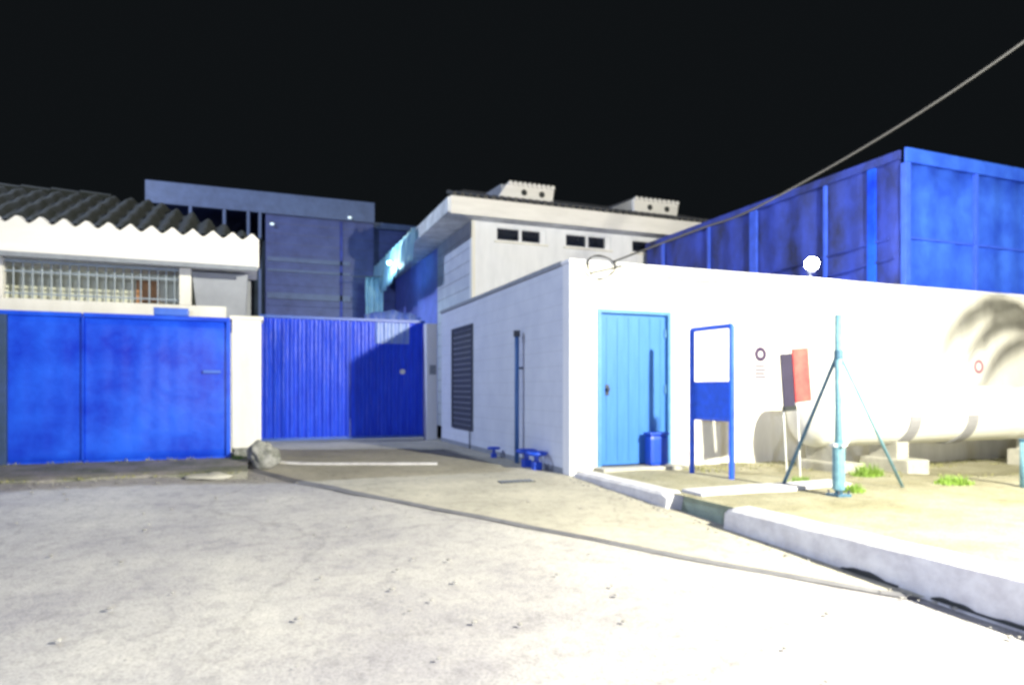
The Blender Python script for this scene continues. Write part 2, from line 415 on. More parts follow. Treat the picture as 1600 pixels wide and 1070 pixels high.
# louvred grille in the side wall
g = BM()
box(g, 3.725, 3.749, 11.5, 11.58, -.76, 1.2, .002); box(g, 3.725, 3.749, 12.77, 12.85, -.76, 1.2, .002)
box(g, 3.724, 3.749, 11.58, 12.77, 1.12, 1.2, .002); box(g, 3.724, 3.749, 11.58, 12.77, -.76, -.68, .002)
gr = part('grille', g, M['dark'], A)
g = BM()
for i in range(17):
    z = -.66+i*.105
    prism(g, [(3.748, z+.085), (3.730, z), (3.733, z), (3.7495, z+.085)], 'Y', 11.585, 12.765)
part('louvres', g, M['dark'], gr)
bm = BM(); tube(bm, [(3.72, 11.62, -.77), (3.72, 11.62, -1.1)], .012); part('downpipe', bm, M['dark'], A)

# blue standpipe by the side wall and its fittings
t = thing('standpipe', 'tall thin blue pipe standing upright against the bluish side wall', 'pipe', (3.62, 9.14, -1.1))
part('pipe', tube(BM(), [(3.66, 9.14, -1.12), (3.66, 9.14, .80)], .034, 12), M['pipe_blue'], t, smooth=True)
part('cap', tube(BM(), [(3.66, 9.14, .78), (3.66, 9.14, .87)], .05, 12), M['dark'], t)
part('bracket', box(BM(), 3.66, 3.748, 9.12, 9.16, .3, .33), M['dark'], t)
def valve(y, s, label):
    t = thing('water_valve', label, 'valve', (3.6, y, -1.09), 'blue valves at the foot of the side wall')
    b = BM(); box(b, 3.6-.05*s, 3.6+.05*s, y-.05*s, y+.05*s, -1.1, -1.1+.1*s, .01); tube(b, [(3.6, y, -1.1+.08*s), (3.6, y, -1.1+.2*s)], .03*s)
    part('body', b, M['bin'], t)
    b = BM(); tube(b, [(3.6+.11*s*math.cos(k*math.pi/8), y+.11*s*math.sin(k*math.pi/8), -1.1+.2*s) for k in range(17)], .024*s, 8, cap=False)
    tube(b, [(3.6-.1*s, y, -1.1+.2*s), (3.6+.1*s, y, -1.1+.2*s)], .018*s)
    part('hand_wheel', b, M['bin'], t, smooth=True)
valve(8.62, 1.15, 'blue valve with hand wheel right beside the thin blue pipe')
valve(8.27, 1.15, 'blue valve with hand wheel closest to the white building corner')
valve(9.98, .8, 'smallest blue valve, alone on the far side of the pipe')
# drain grate
t = thing('drain_grate', 'small dark drain grate set in the pale driveway', 'drain', (2.94, 7.36, -1.1))
b = BM(); box(b, 2.72, 3.16, 7.28, 7.44, -1.13, zroad(2.9, 7.3)+.024); part('pit', b, M['hole'], t)
b = BM()
for k in range(9): box(b, 2.735+k*.048, 2.75+k*.048, 7.29, 7.43, zroad(2.9, 7.3)+.0245, zroad(2.9, 7.3)+.034)
part('grate_bars', b, M['coping'], t)

# cable coil and overhead cable
b = BM(); P = []
for k in range(90):
    a = k/89*2*math.pi*2.6; rr = .2+.012*math.sin(a*3.1)
    P.append((4.16+rr*math.cos(a), 7.5-.008*k/30, 1.565+rr*.72*math.sin(a)))
P += [(4.36, 7.49, 1.57), (4.5, 7.5, 1.60)]
solo('cable_coil', tube(b, P, .008, 6), M['cable'], 'grey cable coil hanging at the top of the white wall above the blue door', 'cable', smooth=True)
def ray(x, y, d):
    r = (x-800)/1036*d
    return Vector((FX*d+FY*r, FY*d-FX*r, (608-y)*d/1036))
K = [ray(958, 409, 8.55), ray(1090, 359, 8.2), ray(1180, 325, 7.8), ray(1385, 209, 7.0), ray(1600, 65, 6.2), ray(1800, -95, 5.5)]
P = []
for i in range(len(K)-1):
    p0 = K[max(i-1, 0)]; p1 = K[i]; p2 = K[i+1]; p3 = K[min(i+2, len(K)-1)]
    for s in range(8):
        u = s/8; P.append(.5*((2*p1)+(p2-p0)*u+(2*p0-5*p1+4*p2-p3)*u*u+(3*p1-p0-3*p2+p3)*u**3))
P.append(K[-1])
b = BM(); tube(b, P, .012, 6)
tube(b, [K[0]+Vector((0, 0, 0)), (4.6, 7.5, 1.56), (5.1, 7.5, 1.50), (5.7, 7.5, 1.47), (6.1, 7.5, 1.5)], .007, 6)
solo('overhead_cable', b, M['cable'], 'pale grey overhead cable rising from the white wall to the upper right', 'cable', smooth=True)

# floodlight on the wall top
LX, LZ = 7.82, 1.90
t = thing('floodlight', 'bright round lamp glowing on top of the white wall', 'lamp', (LX, 7.62, 1.65))
part('bracket', tube(BM(), [(LX, 7.66, 1.62), (LX, 7.66, 1.83)], .018), M['dark'], t)
b = BM(); bmesh.ops.create_uvsphere(b, u_segments=20, v_segments=14, radius=.095)
for v in b.verts: v.co += Vector((LX, 7.62, LZ-.02))
part('globe', b, M['lamp'], t, smooth=True)
part('collar', tube(BM(), [(LX, 7.64, 1.76), (LX, 7.64, 1.80)], .06), M['dark'], t)

# ------------------------------------------------------------------ signs
def panel(bm, x0, x1, z0, z1, y0, y1, ang=0, c=None, bev=0):
    n0 = len(bm.verts); bm.verts.ensure_lookup_table()
    old = set(bm.verts); box(bm, x0, x1, y0, y1, z0, z1, bev)
    if ang:
        bmesh.ops.rotate(bm, verts=[v for v in bm.verts if v not in old], cent=Vector(c), matrix=Matrix.Rotation(ang, 3, 'Y'))
    return bm
t = thing('notice_sign', 'small white notice with dark violet ring above grey lines on the white wall', 'sign', (6.77, 7.54, .2))
part('plate', panel(BM(), 6.64, 6.90, .08, .68, 7.535, 7.549), M['plate'], t)
part('ring_symbol', ring_disc(BM(), (6.77, .50), .045, .105, 7.527, 7.534), M['violet'], t)
b = BM()
for k in range(4): box(b, 6.67, 6.87-.02*(k % 2), 7.529, 7.5345, .155+k*.052, .19+k*.052)
part('text_lines', b, M['sign_grey'], t)
t = thing('round_sign', 'round white sign with faded pink ring at the far right of the wall', 'sign', (11.4, 7.54, .1))
part('plate', ring_disc(BM(), (11.4, .38), .001, .30, 7.535, 7.549), M['plate'], t)
part('ring_symbol', ring_disc(BM(), (11.4, .38), .07, .115, 7.527, 7.534), M['pink'], t)
t = thing('small_plaque', 'tiny faint pale plaque on the wall above the tank strap', 'sign', (9.36, 7.54, .1))
part('plate', panel(BM(), 9.22, 9.5, .1, .34, 7.536, 7.549), M['plate'], t)
b = BM()
for k in range(2): box(b, 9.26, 9.44, 7.53, 7.5355, .16+k*.08, .185+k*.08)
part('text_lines', b, M['plate'], t)

t = thing('standing_sign', 'tilted two-panel sign, dark beside red, standing on thin legs by the tank', 'sign', (6.0, 6.1, -1.04))
c = (6.0, 6.1, .13); an = R(-5)
part('dark_panel', panel(BM(), 5.80, 5.965, -.20, .43, 6.09, 6.115, an, c, .003), M['black'], t)
part('foot_clip', panel(BM(), 5.79, 5.985, -.245, -.19, 6.08, 6.12, an, c, .003), M['hole'], t)
part('red_panel', panel(BM(), 5.985, 6.225, -.16, .48, 6.09, 6.115, an, c, .003), M['red'], t)
part('white_edge', panel(BM(), 5.981, 6.23, -.245, -.165, 6.088, 6.117, an, c, .003), M['plate'], t)
for xx, x2 in ((5.88, 5.92), (6.10, 6.12)):
    part('leg', tube(BM(), [(xx-.03, 6.13, -.2), (x2-.02, 6.12, -1.05)], .009, 8), M['fascia_side'], t)

# ------------------------------------------------------------------ barrier gate by the door
t = thing('barrier_frame', 'narrow blue tubular gate wing with solid middle panel beside the blue door', 'gate', (5.11, 6.5, -1.03))
pa = Vector((5.08, 6.84, 0)); pb = Vector((5.155, 6.2, 0)); zb, zt = -1.04, .735
def sq(bm, a, b, w=.03): tube(bm, [a, b], w, 4); return bm
for nm, p in (('post', pa), ('post', pb)): part(nm, tube(BM(), [p+Vector((0, 0, zb)), p+Vector((0, 0, zt))], .032, 8), M['barrier'], t)
part('top_rail', tube(BM(), [pa+Vector((0, 0, zt)), pb+Vector((0, 0, zt))], .03, 8), M['barrier'], t)
dn = (pb-pa).normalized(); nn = Vector((dn.y, -dn.x, 0))*.012
b = BM(); q = [pa+dn*.02, pb-dn*.02]
vs = [b.verts.new(p+s*nn+Vector((0, 0, z))) for s in (-1, 1) for p, z in ((q[0], -.345), (q[1], -.345), (q[1], .065), (q[0], .065))]
for f in ((0, 1, 2, 3), (7, 6, 5, 4), (0, 4, 5, 1), (1, 5, 6, 2), (2, 6, 7, 3), (3, 7, 4, 0)): b.faces.new([vs[i] for i in f])
part('middle_panel', b, M['barrier'], t)
for z in (.075, -.355): part('cross_rail', tube(BM(), [pa+Vector((0, 0, z)), pb+Vector((0, 0, z))], .02, 8), M['barrier'], t)

# blue block on the step, built for the barrier panel's shadow on the door
t = thing('shadow_block', 'saturated blue block for the barrier panel shadow at the lower right of the sky blue door', 'bin', (4.96, 7.42, -1.0))  # no real bin, the block stands for the barrier panel's shadow
b = BM(); box(b, 4.82, 5.10, 7.36, 7.52, -1.0, -.60, .05); part('body', b, M['bin'], t)
b = BM(); box(b, 4.81, 5.11, 7.35, 7.525, -.60, -.565, .015); part('block_top', b, M['bin'], t)

# ------------------------------------------------------------------ braced post
PX, PY = 5.35, 4.88
t = thing('braced_post', 'teal upright post with two slanting struts standing in the yard', 'post', (PX, PY, -1.05))
part('post', tube(BM(), [(PX, PY, -1.06), (PX, PY, .73)], .036, 14), M['teal'], t, smooth=True)
part('sleeve', tube(BM(), [(PX, PY, -.98), (PX, PY, -.52)], .058, 14), M['teal'], t, smooth=False)
b = BM(); tube(b, [(PX, PY, .30), (PX, PY, .38)], .045, 12); part('collar', b, M['teal_dark'], t)
part('strut', tube(BM(), [(PX, PY, .37), (5.28, 5.55, -1.05)], .019, 10), M['teal_dark'], t, smooth=True)
part('strut', tube(BM(), [(PX, PY, .37), (6.45, 5.05, -1.05)], .015, 10), M['teal'], t, smooth=True)
b = BM(); box(b, PX-.085, PX+.085, PY-.08, PY+.08, -1.06, -1.02, .006); part('base_plate', b, M['teal_dark'], t)
for sx, sy in ((-1, -1), (1, -1), (1, 1), (-1, 1)):
    part('bolt', tube(BM(), [(PX+sx*.065, PY+sy*.06, -1.022), (PX+sx*.065, PY+sy*.06, -.985)], .011, 6), M['dark'], t)
b = BM(); box(b, PX-.085, PX+.085, PY-.03, PY+.03, -.56, -.53, .004); tube(b, [(PX-.03, PY-.07, -.56), (PX+.05, PY-.07, -.50)], .016); part('clamp', b, M['fascia_side'], t)
t = thing('short_post', 'short turquoise post at the right edge of the picture', 'post', (7.62, 4.6, -1.12))
part('post', tube(BM(), [(7.62, 4.55, -1.14), (7.62, 4.55, -.55)], .05, 14), M['teal'], t, smooth=True)
part('cap', tube(BM(), [(7.62, 4.55, -.55), (7.62, 4.55, -.525)], .056, 14), M['teal_dark'], t)

# ------------------------------------------------------------------ tank
TY, TZ, TR = 6.6, -.35, .40
t = thing('gas_tank', 'long white horizontal tank on grey straps and concrete feet by the wall', 'tank', (9, TY, -1.1))
b = BM(); prof = []
x0, x1 = 6.57, 12.4
for k in range(9):
    a = k/8*math.pi/2; prof.append((x0+.24*(1-math.sin(a)), TR*math.cos(a)))
prof = [(x0+.24-.24*math.cos(k/8*math.pi/2), TR*math.sin(k/8*math.pi/2)) for k in range(9)]
prof += [(x1-.24+.24*math.sin(k/8*math.pi/2), TR*math.cos(k/8*math.pi/2)) for k in range(9)]
seg = 40; rings = []
for x, r in prof:
    r = max(r, .002); rings.append([b.verts.new((x, TY+r*math.cos(2*math.pi*k/seg), TZ+r*math.sin(2*math.pi*k/seg))) for k in range(seg)])
for i in range(len(rings)-1):
    for k in range(seg): b.faces.new((rings[i][k], rings[i+1][k], rings[i+1][(k+1) % seg], rings[i][(k+1) % seg]))
part('vessel', b, M['tank'], t, smooth=True)
def strap(x, w=.2):
    b = BM(); n = 18; I = []; O = []
    for k in range(n+1):
        a = math.pi+math.pi*k/n
        for lst, rr in ((I, TR+.001), (O, TR+.022)):
            lst.append([b.verts.new((x+s*w/2, TY+rr*math.cos(a), TZ+rr*math.sin(a))) for s in (-1, 1)])
    for k in range(n):
        b.faces.new((O[k][0], O[k][1], O[k+1][1], O[k+1][0])); b.faces.new((I[k][0], I[k+1][0], I[k+1][1], I[k][1]))
        for s in (0, 1): b.faces.new((I[k][s], O[k][s], O[k+1][s], I[k+1][s]))
    for k in (0, n): b.faces.new((I[k][0], I[k][1], O[k][1], O[k][0]))
    part('strap', b, M['saddle'], t)
for x in (8.15, 9.27, 11.3): strap(x)
def foot(x, w, y=TY-.25):
    b = BM(); box(b, x-w*.3, x+w*.3, TY-.22, TY+.22, -1.0, TZ-TR+.06, .01); box(b, x-w*.55, x+w*.55, TY-.45, TY+.3, -1.2, -.93, .02)
    part('concrete_foot', b, M['concrete'], t)
foot(7.0, .36); foot(8.15, .36); foot(11.3, .36)
for x in (x0+.24, 8.7, 10.4):
    b = BM(); n = 40; I = [[b.verts.new((x+s_*.012, TY+(TR+h_)*math.cos(2*math.pi*k/n), TZ+(TR+h_)*math.sin(2*math.pi*k/n))) for k in range(n)] for s_, h_ in ((-1, -.001), (0, .004), (1, -.001))]
    for j in (0, 1):
        for k in range(n): b.faces.new((I[j][k], I[j][(k+1) % n], I[j+1][(k+1) % n], I[j+1][k]))
    part('weld_seam', b, M['tank'], t)
b = BM(); tube(b, [(8.9, TY, TZ+TR-.01), (8.9, TY, TZ+TR+.06)], .09, 16); part('valve_cap', b, M['tank'], t)

# ------------------------------------------------------------------ plants
def blades(bm, x, y, z, n, rad, h, rng):
    for _ in range(n):
        a = rng.uniform(0, 6.28); rr = rad*math.sqrt(rng.random()); bx, by = x+rr*math.cos(a), y+rr*math.sin(a)*.7
        hh = h*rng.uniform(.4, 1.1); l = rng.uniform(0, 6.28); lean = hh*rng.uniform(.1, .8); w = rng.uniform(.003, .008)
        p = Vector((bx, by, z)); d = Vector((math.cos(l), math.sin(l), 0)); s = Vector((-d.y, d.x, 0))*w
        v = [bm.verts.new(p-s), bm.verts.new(p+s), bm.verts.new(p+d*lean*.4+Vector((0, 0, hh*.6))+s*.7), bm.verts.new(p+d*lean*.4+Vector((0, 0, hh*.6))-s*.7), bm.verts.new(p+d*lean+Vector((0, 0, hh)))]
        bm.faces.new((v[0], v[1], v[2], v[3])); bm.faces.new((v[3], v[2], v[4]))
rng = random.Random(3)
def tuft(px, py, d, n, rad, h, label, m='grass'):
    r = (px-800)/1036*d; x = FX*d+FY*r; y = FY*d-FX*r
    z = zyard(x, y)-.01 if x > 3.9 else zroad(x, y)+.02
    b = BM(); blades(b, x, y, z, n//2, rad, h*.6, rng); blades(b, x, y, z, n//2, rad*.7, h*1.1, rng)
    solo('weed_clump', b, M[m], label, 'weeds', 'weed clumps')
tuft(1355, 735, 8.0, 340, .22, .16, 'lime green weed clump on the ground between the tank feet')
tuft(1490, 762, 7.3, 480, .24, .10, 'broad low lime green weed clump on the earth right of the braced post')
tuft(1335, 770, 6.7, 320, .13, .09, 'green weed clump just right of the braced post base')
tuft(1250, 750, 7.4, 200, .15, .08, 'sparse weeds beside the left strut foot of the braced post')
tuft(372, 700, 9.0, 160, .12, .14, 'small dark weeds beside the stone under the white gate pillar')
b = BM()
for _ in range(170):
    x = rng.uniform(5.3, 14); y = rng.uniform(5.2, 7.4)
    if rng.random() < .75: y = rng.uniform(6.9, 7.45)
    blades(b, x, y, zyard(x, y)-.01, 9, .12, .05, rng)
for _ in range(130):
    x = rng.uniform(-7, -.1); blades(b, x, 8.6+rng.uniform(-.05, .15), -1.0, 6, .08, .035, rng)
for _ in range(40):
    x = rng.uniform(-7, -.3); blades(b, x, 9.85+rng.uniform(-.08, .06), -.94, 6, .06, .045, rng)
solo('grass', b, M['dry_grass'], kind='stuff', label='sparse dry grass along the wall foot and pavement edge')
b = BM()
for _ in range(420):
    if rng.random() < .35: x, y = rng.uniform(-4, 3.6), rng.uniform(1.5, 9)
    elif rng.random() < .5: x, y = rng.uniform(-5, .4), rng.uniform(8.2, 8.7)
    else: yy = rng.uniform(1, 7.4); x, y = curb_x(yy)-rng.uniform(.03, .2), yy
    s = rng.uniform(.006, .018); r_ = bmesh.ops.create_icosphere(b, subdivisions=1, radius=s)
    for v in r_['verts']: v.co = Vector((v.co.x*rng.uniform(.8, 1.4), v.co.y, v.co.z*.6))+Vector((x, y, zroad(x, y)+.02))
solo('gravel', b, M['pebble'], kind='stuff', label='loose gravel scattered over the road')

# guard stone under the left pillar
b = BM(); bmesh.ops.create_icosphere(b, subdivisions=4, radius=.2)
for v in b.verts:
    v.co = Vector((v.co.x*1.0, v.co.y*.8, max(-.2, v.co.z*.95)))
    n = noise.noise(v.co*4)*.10+noise.noise(v.co*11)*.03; v.co += v.co.normalized()*n; v.co += Vector((.12, 9.35, -.86))
solo('guard_stone', b, M['stone'], 'rough grey stone at the foot of the white gate pillar', 'stone')
b = BM(); bmesh.ops.create_icosphere(b, subdivisions=3, radius=.16)
for v in b.verts:
    v.co = Vector((v.co.x*1.7, v.co.y*.8, v.co.z*.28)); v.co += v.co.normalized()*noise.noise(v.co*6)*.06; v.co += Vector((-.45, 8.5, -1.02))
solo('broken_slab', b, M['concrete'], 'low pale broken slab piece at the pavement edge before the left gate', 'rubble')

# ------------------------------------------------------------------ left house
H = thing('tiled_house', 'white house with tiled roof and barred porch behind the left blue gate', 'house', (-4, 10.6, -.95))
HX = .09
# wavy topped fascia
b = BM(); n = 560; V = []
x0 = -13
for i in range(n+1):
    x = x0+(HX-x0)*i/n; w = 2.085+.10*(1-abs(math.sin(math.pi*x/.25)))**.7
    V.append([b.verts.new((x, yy, zz)) for yy, zz in ((10.0, 1.71), (10.0, w), (10.16, w+.03), (10.16, 1.71))])
for a, c_ in zip(V[:-1], V[1:]):
    for k in range(4): b.faces.new((a[k], a[(k+1) % 4], c_[(k+1) % 4], c_[k]))
b.faces.new(V[0]); b.faces.new(V[-1][::-1])
part('fascia', b, M['fascia'], H)
b = BM(); box(b, -13, HX-.02, 9.965, 9.998, 1.66, 1.72, .004); part('gutter_lip', b, M['coping'], H)
b = BM(); box(b, -13, HX-.02, 10.17, 11.2, 1.72, 1.76); part('soffit', b, M['white_cool'], H)
# tiled roof with hip at the right
b = BM(); per = .25; n = int(13.2/per*8); rows = []
ny = 12
for j in range(ny+1):
    v_ = j/ny; y = 10.03+v_*2.6; row = []
    for i in range(n+1):
        x = -13+(HX+.05+13)*i/n
        z = 2.10+v_*1.06
        zh = 2.10+(HX+.05-x)*.62
        z = min(z, zh)
        z += .048*math.cos(math.pi*2*(x+.125)/per)+.016*((j*2) % 3)+.008*noise.noise(Vector((x*3, y*3, 0)))
        row.append(b.verts.new((x, y, z-.01)))
    rows.append(row)
for a, c_ in zip(rows[:-1], rows[1:]):
    for i in range(n): b.faces.new((a[i], a[i+1], c_[i+1], c_[i]))
rf = part('roof', b, M['roof'], H)
b = BM()
for i in range(27):
    x = -13+i*.4; tube(b, [(x, 12.63, 3.14), (x+.43, 12.63, 3.13)], [.1, .085], 10)
part('ridge_tiles', b, M['roof'], rf)
b = BM(); box(b, -13, -.02, 12.6, 12.8, -1.1, 1.9); box(b, -.22, -.02, 11.25, 12.59, -1.1, 2.1); part('rear_wall', b, M['grey_wall'], H)
# porch
b = BM(); box(b, -13, -.35, 10.42, 10.6, .95, 1.19, .005); part('porch_beam', b, M['white'], H)
b = BM(); box(b, -13, -.35, 10.44, 10.58, -1.0, .949); part('front_wall', b, M['white'], H)
b = BM(); box(b, -13, -.24, 11.4, 11.55, -1, 1.9); part('porch_wall', b, M['porch'], H)
for x in (-.88, -3.05):
    w = .075 if x > -2 else .045
    b = BM(); box(b, x-w, x+w, 10.40, 10.52, 1.19, 1.715, .005); part('column', b, M['white'], H)
# grey block under the eave end
b = BM(); prism(b, [(-.72, .96), (-.10, .96), (-.06, 1.68), (-.80, 1.68)], 'Y', 10.5, 11.2); part('end_wall', b, M['grey_wall'], H)
b = BM()
box(b, -12, -.97, 10.455, 10.475, 1.665, 1.70); box(b, -12, -.97, 10.455, 10.475, 1.54, 1.56); box(b, -12, -.97, 10.455, 10.475, 1.25, 1.27)
for i in range(78):
    x = -1.02-i*.105
    if x > -9.2: tube(b, [(x, 10.466, 1.19), (x, 10.466, 1.70)], .011, 6)
part('window_bars', b, M['bar'], H)
wn = part('window', box(BM(), -6.2, -3.25, 11.36, 11.399, .9, 1.8, .003), M['plate'], H)
b = BM()
for k in range(3): box(b, -6.12+k*.96, -5.24+k*.96, 11.345, 11.36, .98, 1.74)
part('pane', b, M['porch_glass'], wn)
part('shutter', box(BM(), -1.62, -1.32, 11.33, 11.399, 1.12, 1.64, .004), M['brown'], H)

# left gate
t = thing('blue_gate', 'large blue sheet metal gate with centre seam in front of the tiled house', 'gate', (-3, 10, -.95))
part('gate_leaf', sheet(BM(), -2.02, -.30, -.955, .97, 9.98, .22, .0008, nz=14), M['gate'], t, smooth=True)
part('gate_leaf', sheet(BM(), -7.0, -2.035, -.955, .975, 10.0, .22, .0008, nz=14), M['gate'], t, smooth=True)
for q in ((-7, -2.04, 9.955, 9.985, .93, .985), (-2.02, -.28, 9.935, 9.965, .93, .985), (-7, -2.04, 9.958, 9.985, -.96, -.915), (-2.02, -.28, 9.938, 9.965, -.96, -.915)):
    part('gate_rail', box(BM(), *q, .004), M['gate'], t)
part('edge_shade', box(BM(), -3.12, -2.83, 9.90, 9.98, -.955, .93, .01), M['edge_shade'], t, 'dark blue-grey strip for the dim left edge of the gate')  # dimness at the gate's left edge, put in as a dark strip
for q in ((-.33, -.275, 9.93, 9.97, -.915, .93), (-2.04, -2.021, 9.955, 9.99, -.915, .93)):
    part('gate_stile', box(BM(), *q, .004), M['gate'], t)
b = BM(); box(b, -1.22, -.80, 9.94, 10.08, .99, 1.09, .01); part('motor_box', b, M['blue_trim'], t)
b = BM(); box(b, -.62, -.4, 9.93, 9.955, .22, .26, .003); part('bolt_bar', b, M['blue_trim'], t)
t = thing('gate_pillar', 'square white pillar between the two blue gates on the left', 'pillar', (-.08, 10.1, -1.0))
b = BM(); box(b, -.26, .12, 9.99, 10.36, -.82, .97, .012); part('shaft', b, M['white'], t)
b = BM(); box(b, -.29, .15, 9.96, 10.39, .97, 1.02, .008); part('cap', b, M['white'], t)
b = BM(); box(b, -.23, .09, 10.0, 10.34, -1.1, -.82); part('footing', b, M['stone'], t)

# far gate
t = thing('blue_gate', 'tall ribbed bright blue gate closing the end of the driveway', 'gate', (1.9, 14.3, -1.05))
part('gate_leaf', sheet(BM(), .16, 1.92, -.99, 1.46, 14.28, .16, .018, nz=14, shape='trap'), M['gate_far'], t)
part('gate_leaf', sheet(BM(), 1.94, 3.52, -1.02, 1.46, 14.30, .16, .018, nz=14, shape='trap'), M['gate_far'], t)
for q in ((.14, 3.53, 14.22, 14.26, 1.44, 1.5), (.14, 3.53, 14.22, 14.255, -1.04, -.99)): part('gate_rail', box(BM(), *q, .004), M['blue_trim'], t)
part('glare_panel', sheet(BM(), 2.46, 3.18, .98, 1.43, 14.255, .16, .018, nz=6, shape='trap'), M['glare_pale'], t, 'pale panel standing in for glare on the gate')  # glare on the right leaf, built as a paler panel
b = BM(); ring_disc(b, (3.03, .38), .001, .055, 14.2, 14.26); part('lock_disc', b, M['plate'], t)
t = thing('gate_pillar', 'slim white pillar between the far blue gate and the side wall', 'pillar', (3.66, 14.0, -1.1))
b = BM(); box(b, 3.50, 3.74, 13.98, 14.27, -1.15, 1.42, .01); part('shaft', b, M['white_cool'], t)
b = BM(); box(b, 3.56, 3.70, 13.93, 13.979, .32, .52, .006); part('meter_box', b, M['coping'], t)

# ------------------------------------------------------------------ two storey white building behind
S = 1.4
B = thing('white_building', 'taller white building with strip windows and two roof vents behind the low one', 'building', (5.25, 16.2, -1.1))
WX0, WX1, WY0, WY1, WZ = 5.25, 14, 16.2, 22.5, 4.36
def wx(px):  # facade position
    r = (px-800)/1036; return FX*WY0/(FY-FX*r)+FY*r*WY0/(FY-FX*r)
wins = [(wx(775), wx(853)), (wx(883), wx(954)), (wx(987), wx(1060))]
zt_, zb_ = 4.23, 3.87
b = BM(); box(b, WX0, WX1, WY0, WY0+.2, -1.1, zb_); box(b, WX0, WX1, WY0+.001, WY0+.2, zt_, WZ)
xs = [WX0]+[v for w in wins for v in w]+[WX1]
for k in range(0, len(xs), 2): box(b, xs[k], xs[k+1], WY0+.0005, WY0+.1995, zb_, zt_)
part('front_wall', b, M['white_cool'], B)
b = BM(); box(b, WX0+.001, WX0+.2, WY0+.202, 19.6, -1.1, WZ); part('side_wall', b, M['tower_side'], B)
b = BM(); box(b, WX0-.012, WX0+.08, WY0-.012, WY0+.1, -1.1, WZ, .004); part('corner_strip', b, M['white'], B)
b = BM(); box(b, WX0+.003, WX0+.18, 19.62, 26, -1.1, 4.3); part('blue_cladding', b, M['clad'], B)
for (a, c_) in wins:
    f = BM(); mid = (a+c_)/2-.02
    for x0, x1 in ((a, a+.04), (mid-.04, mid+.04), (c_-.16, c_)): box(f, x0, x1, WY0+.03, WY0+.12, zb_+.03, zt_-.03)
    box(f, a, c_, WY0+.031, WY0+.121, zb_, zb_+.03); box(f, a, c_, WY0+.031, WY0+.121, zt_-.03, zt_)
    w = part('window', f, M['white_cool'], B)
    part('pane', box(BM(), a+.02, c_-.02, WY0+.1, WY0+.13, zb_+.01, zt_-.01), M['glass'], w)
    part('sill', box(BM(), a-.05, c_+.05, WY0-.05, WY0, zb_-.06, zb_-.01, .004), M['white'], w)
ER, EY, EZ0, EZ1 = 4.48, 15.55, 4.27, 4.70
b = BM(); box(b, ER, 14, EY-.06, EY, EZ0, EZ1, .006); part('fascia', b, M['fascia'], B)
b = BM(); box(b, ER-.05, ER, EY, 25.7, EZ0+.05, EZ1-.02, .006); part('fascia', b, M['fascia_side'], B, 'side gutter board of the roof')
b = BM(); box(b, ER, 14, EY, WY0+.1, EZ0+.06, EZ0+.1); box(b, ER, WX0+.1, WY0+.1, 25.7, EZ0+.061, EZ0+.101); part('soffit', b, M['fascia_side'], B)
b = BM(); ry = 19.6; rz = EZ1+.36*(ry-EY)
v = [b.verts.new(p) for p in ((ER-.03, EY-.05, EZ1+.01), (14, EY-.05, EZ1+.01), (14, ry, rz), (ER+1.6, ry, rz), (ER-.03, 25.7, EZ1+.01), (14, 25.7, EZ1+.01))]
b.faces.new((v[0], v[1], v[2], v[3])); b.faces.new((v[0], v[3], v[4])); b.faces.new((v[3], v[2], v[5], v[4]))
rf = part('roof', b, M['roof2'], B)
b = BM()
for i in range(46):
    x = ER+.1+i*.2; tube(b, [(x, EY-.07, EZ1+.035), (x, EY+.5, EZ1+.035+.36*.57)], .055, 8)
part('eave_tiles', b, M['roof2'], rf)
def dormer(x0, x1, y, zb, h, slant):
    """box vent on the roof: white front with two dark holes under a scalloped tile edge"""
    b = BM()
    prism(b, [(x0-slant, zb-.1), (x1-.06, zb-.1), (x1, zb+h), (x0, zb+h)], 'Y', y, y+.12)
    d = part('vent_dormer', b, M['fascia'], B)
    b = BM()
    prism(b, [(y+.121, zb-.1), (y+1.9, zb+h+.12), (y+.121, zb+h)], 'X', x0-slant*.5, x1-.04); part('cheek', b, M['grey_wall'], d)
    b = BM(); n = 10
    for i in range(n):
        x = x0+(x1-x0)*(i+.5)/n; tube(b, [(x, y-.05, zb+h+.01), (x, y+1.9, zb+h+.16)], .055, 8)
    part('vent_roof', b, M['roof2'], d)
    b = BM()
    for i in range(n):
        x = x0+(x1-x0)*(i+.5)/n; tube(b, [(x, y-.07, zb+h+.005), (x, y+.02, zb+h+.01)], .06, 10)
    part('tile_mouths', b, M['fascia'], d)
    for u in (.42, .8):
        b = BM(); cx = x0+(x1-x0)*u-.1; ring_disc(b, (cx, zb+h*.42), .001, .085, y-.012, y+.01, 16); part('vent_hole', b, M['hole'], d)
def dx(px, Y): r = (px-800)/1036; d = Y/(FY-FX*r); return FX*d+FY*r*d
dormer(dx(793, 16.8), dx(866, 16.8), 16.8, 5.24, .34, .30)
dormer(dx(990, 16.8), dx(1060, 16.8), 16.8, 5.24, .34, -.04)
b = BM(); prism(b, [(dx(950, 16.9), 5.2), (dx(990, 16.9), 5.2), (dx(990, 16.9), 5.62)], 'Y', 16.9, 17.6)
part('vent_flashing', b, M['grey_wall'], B)

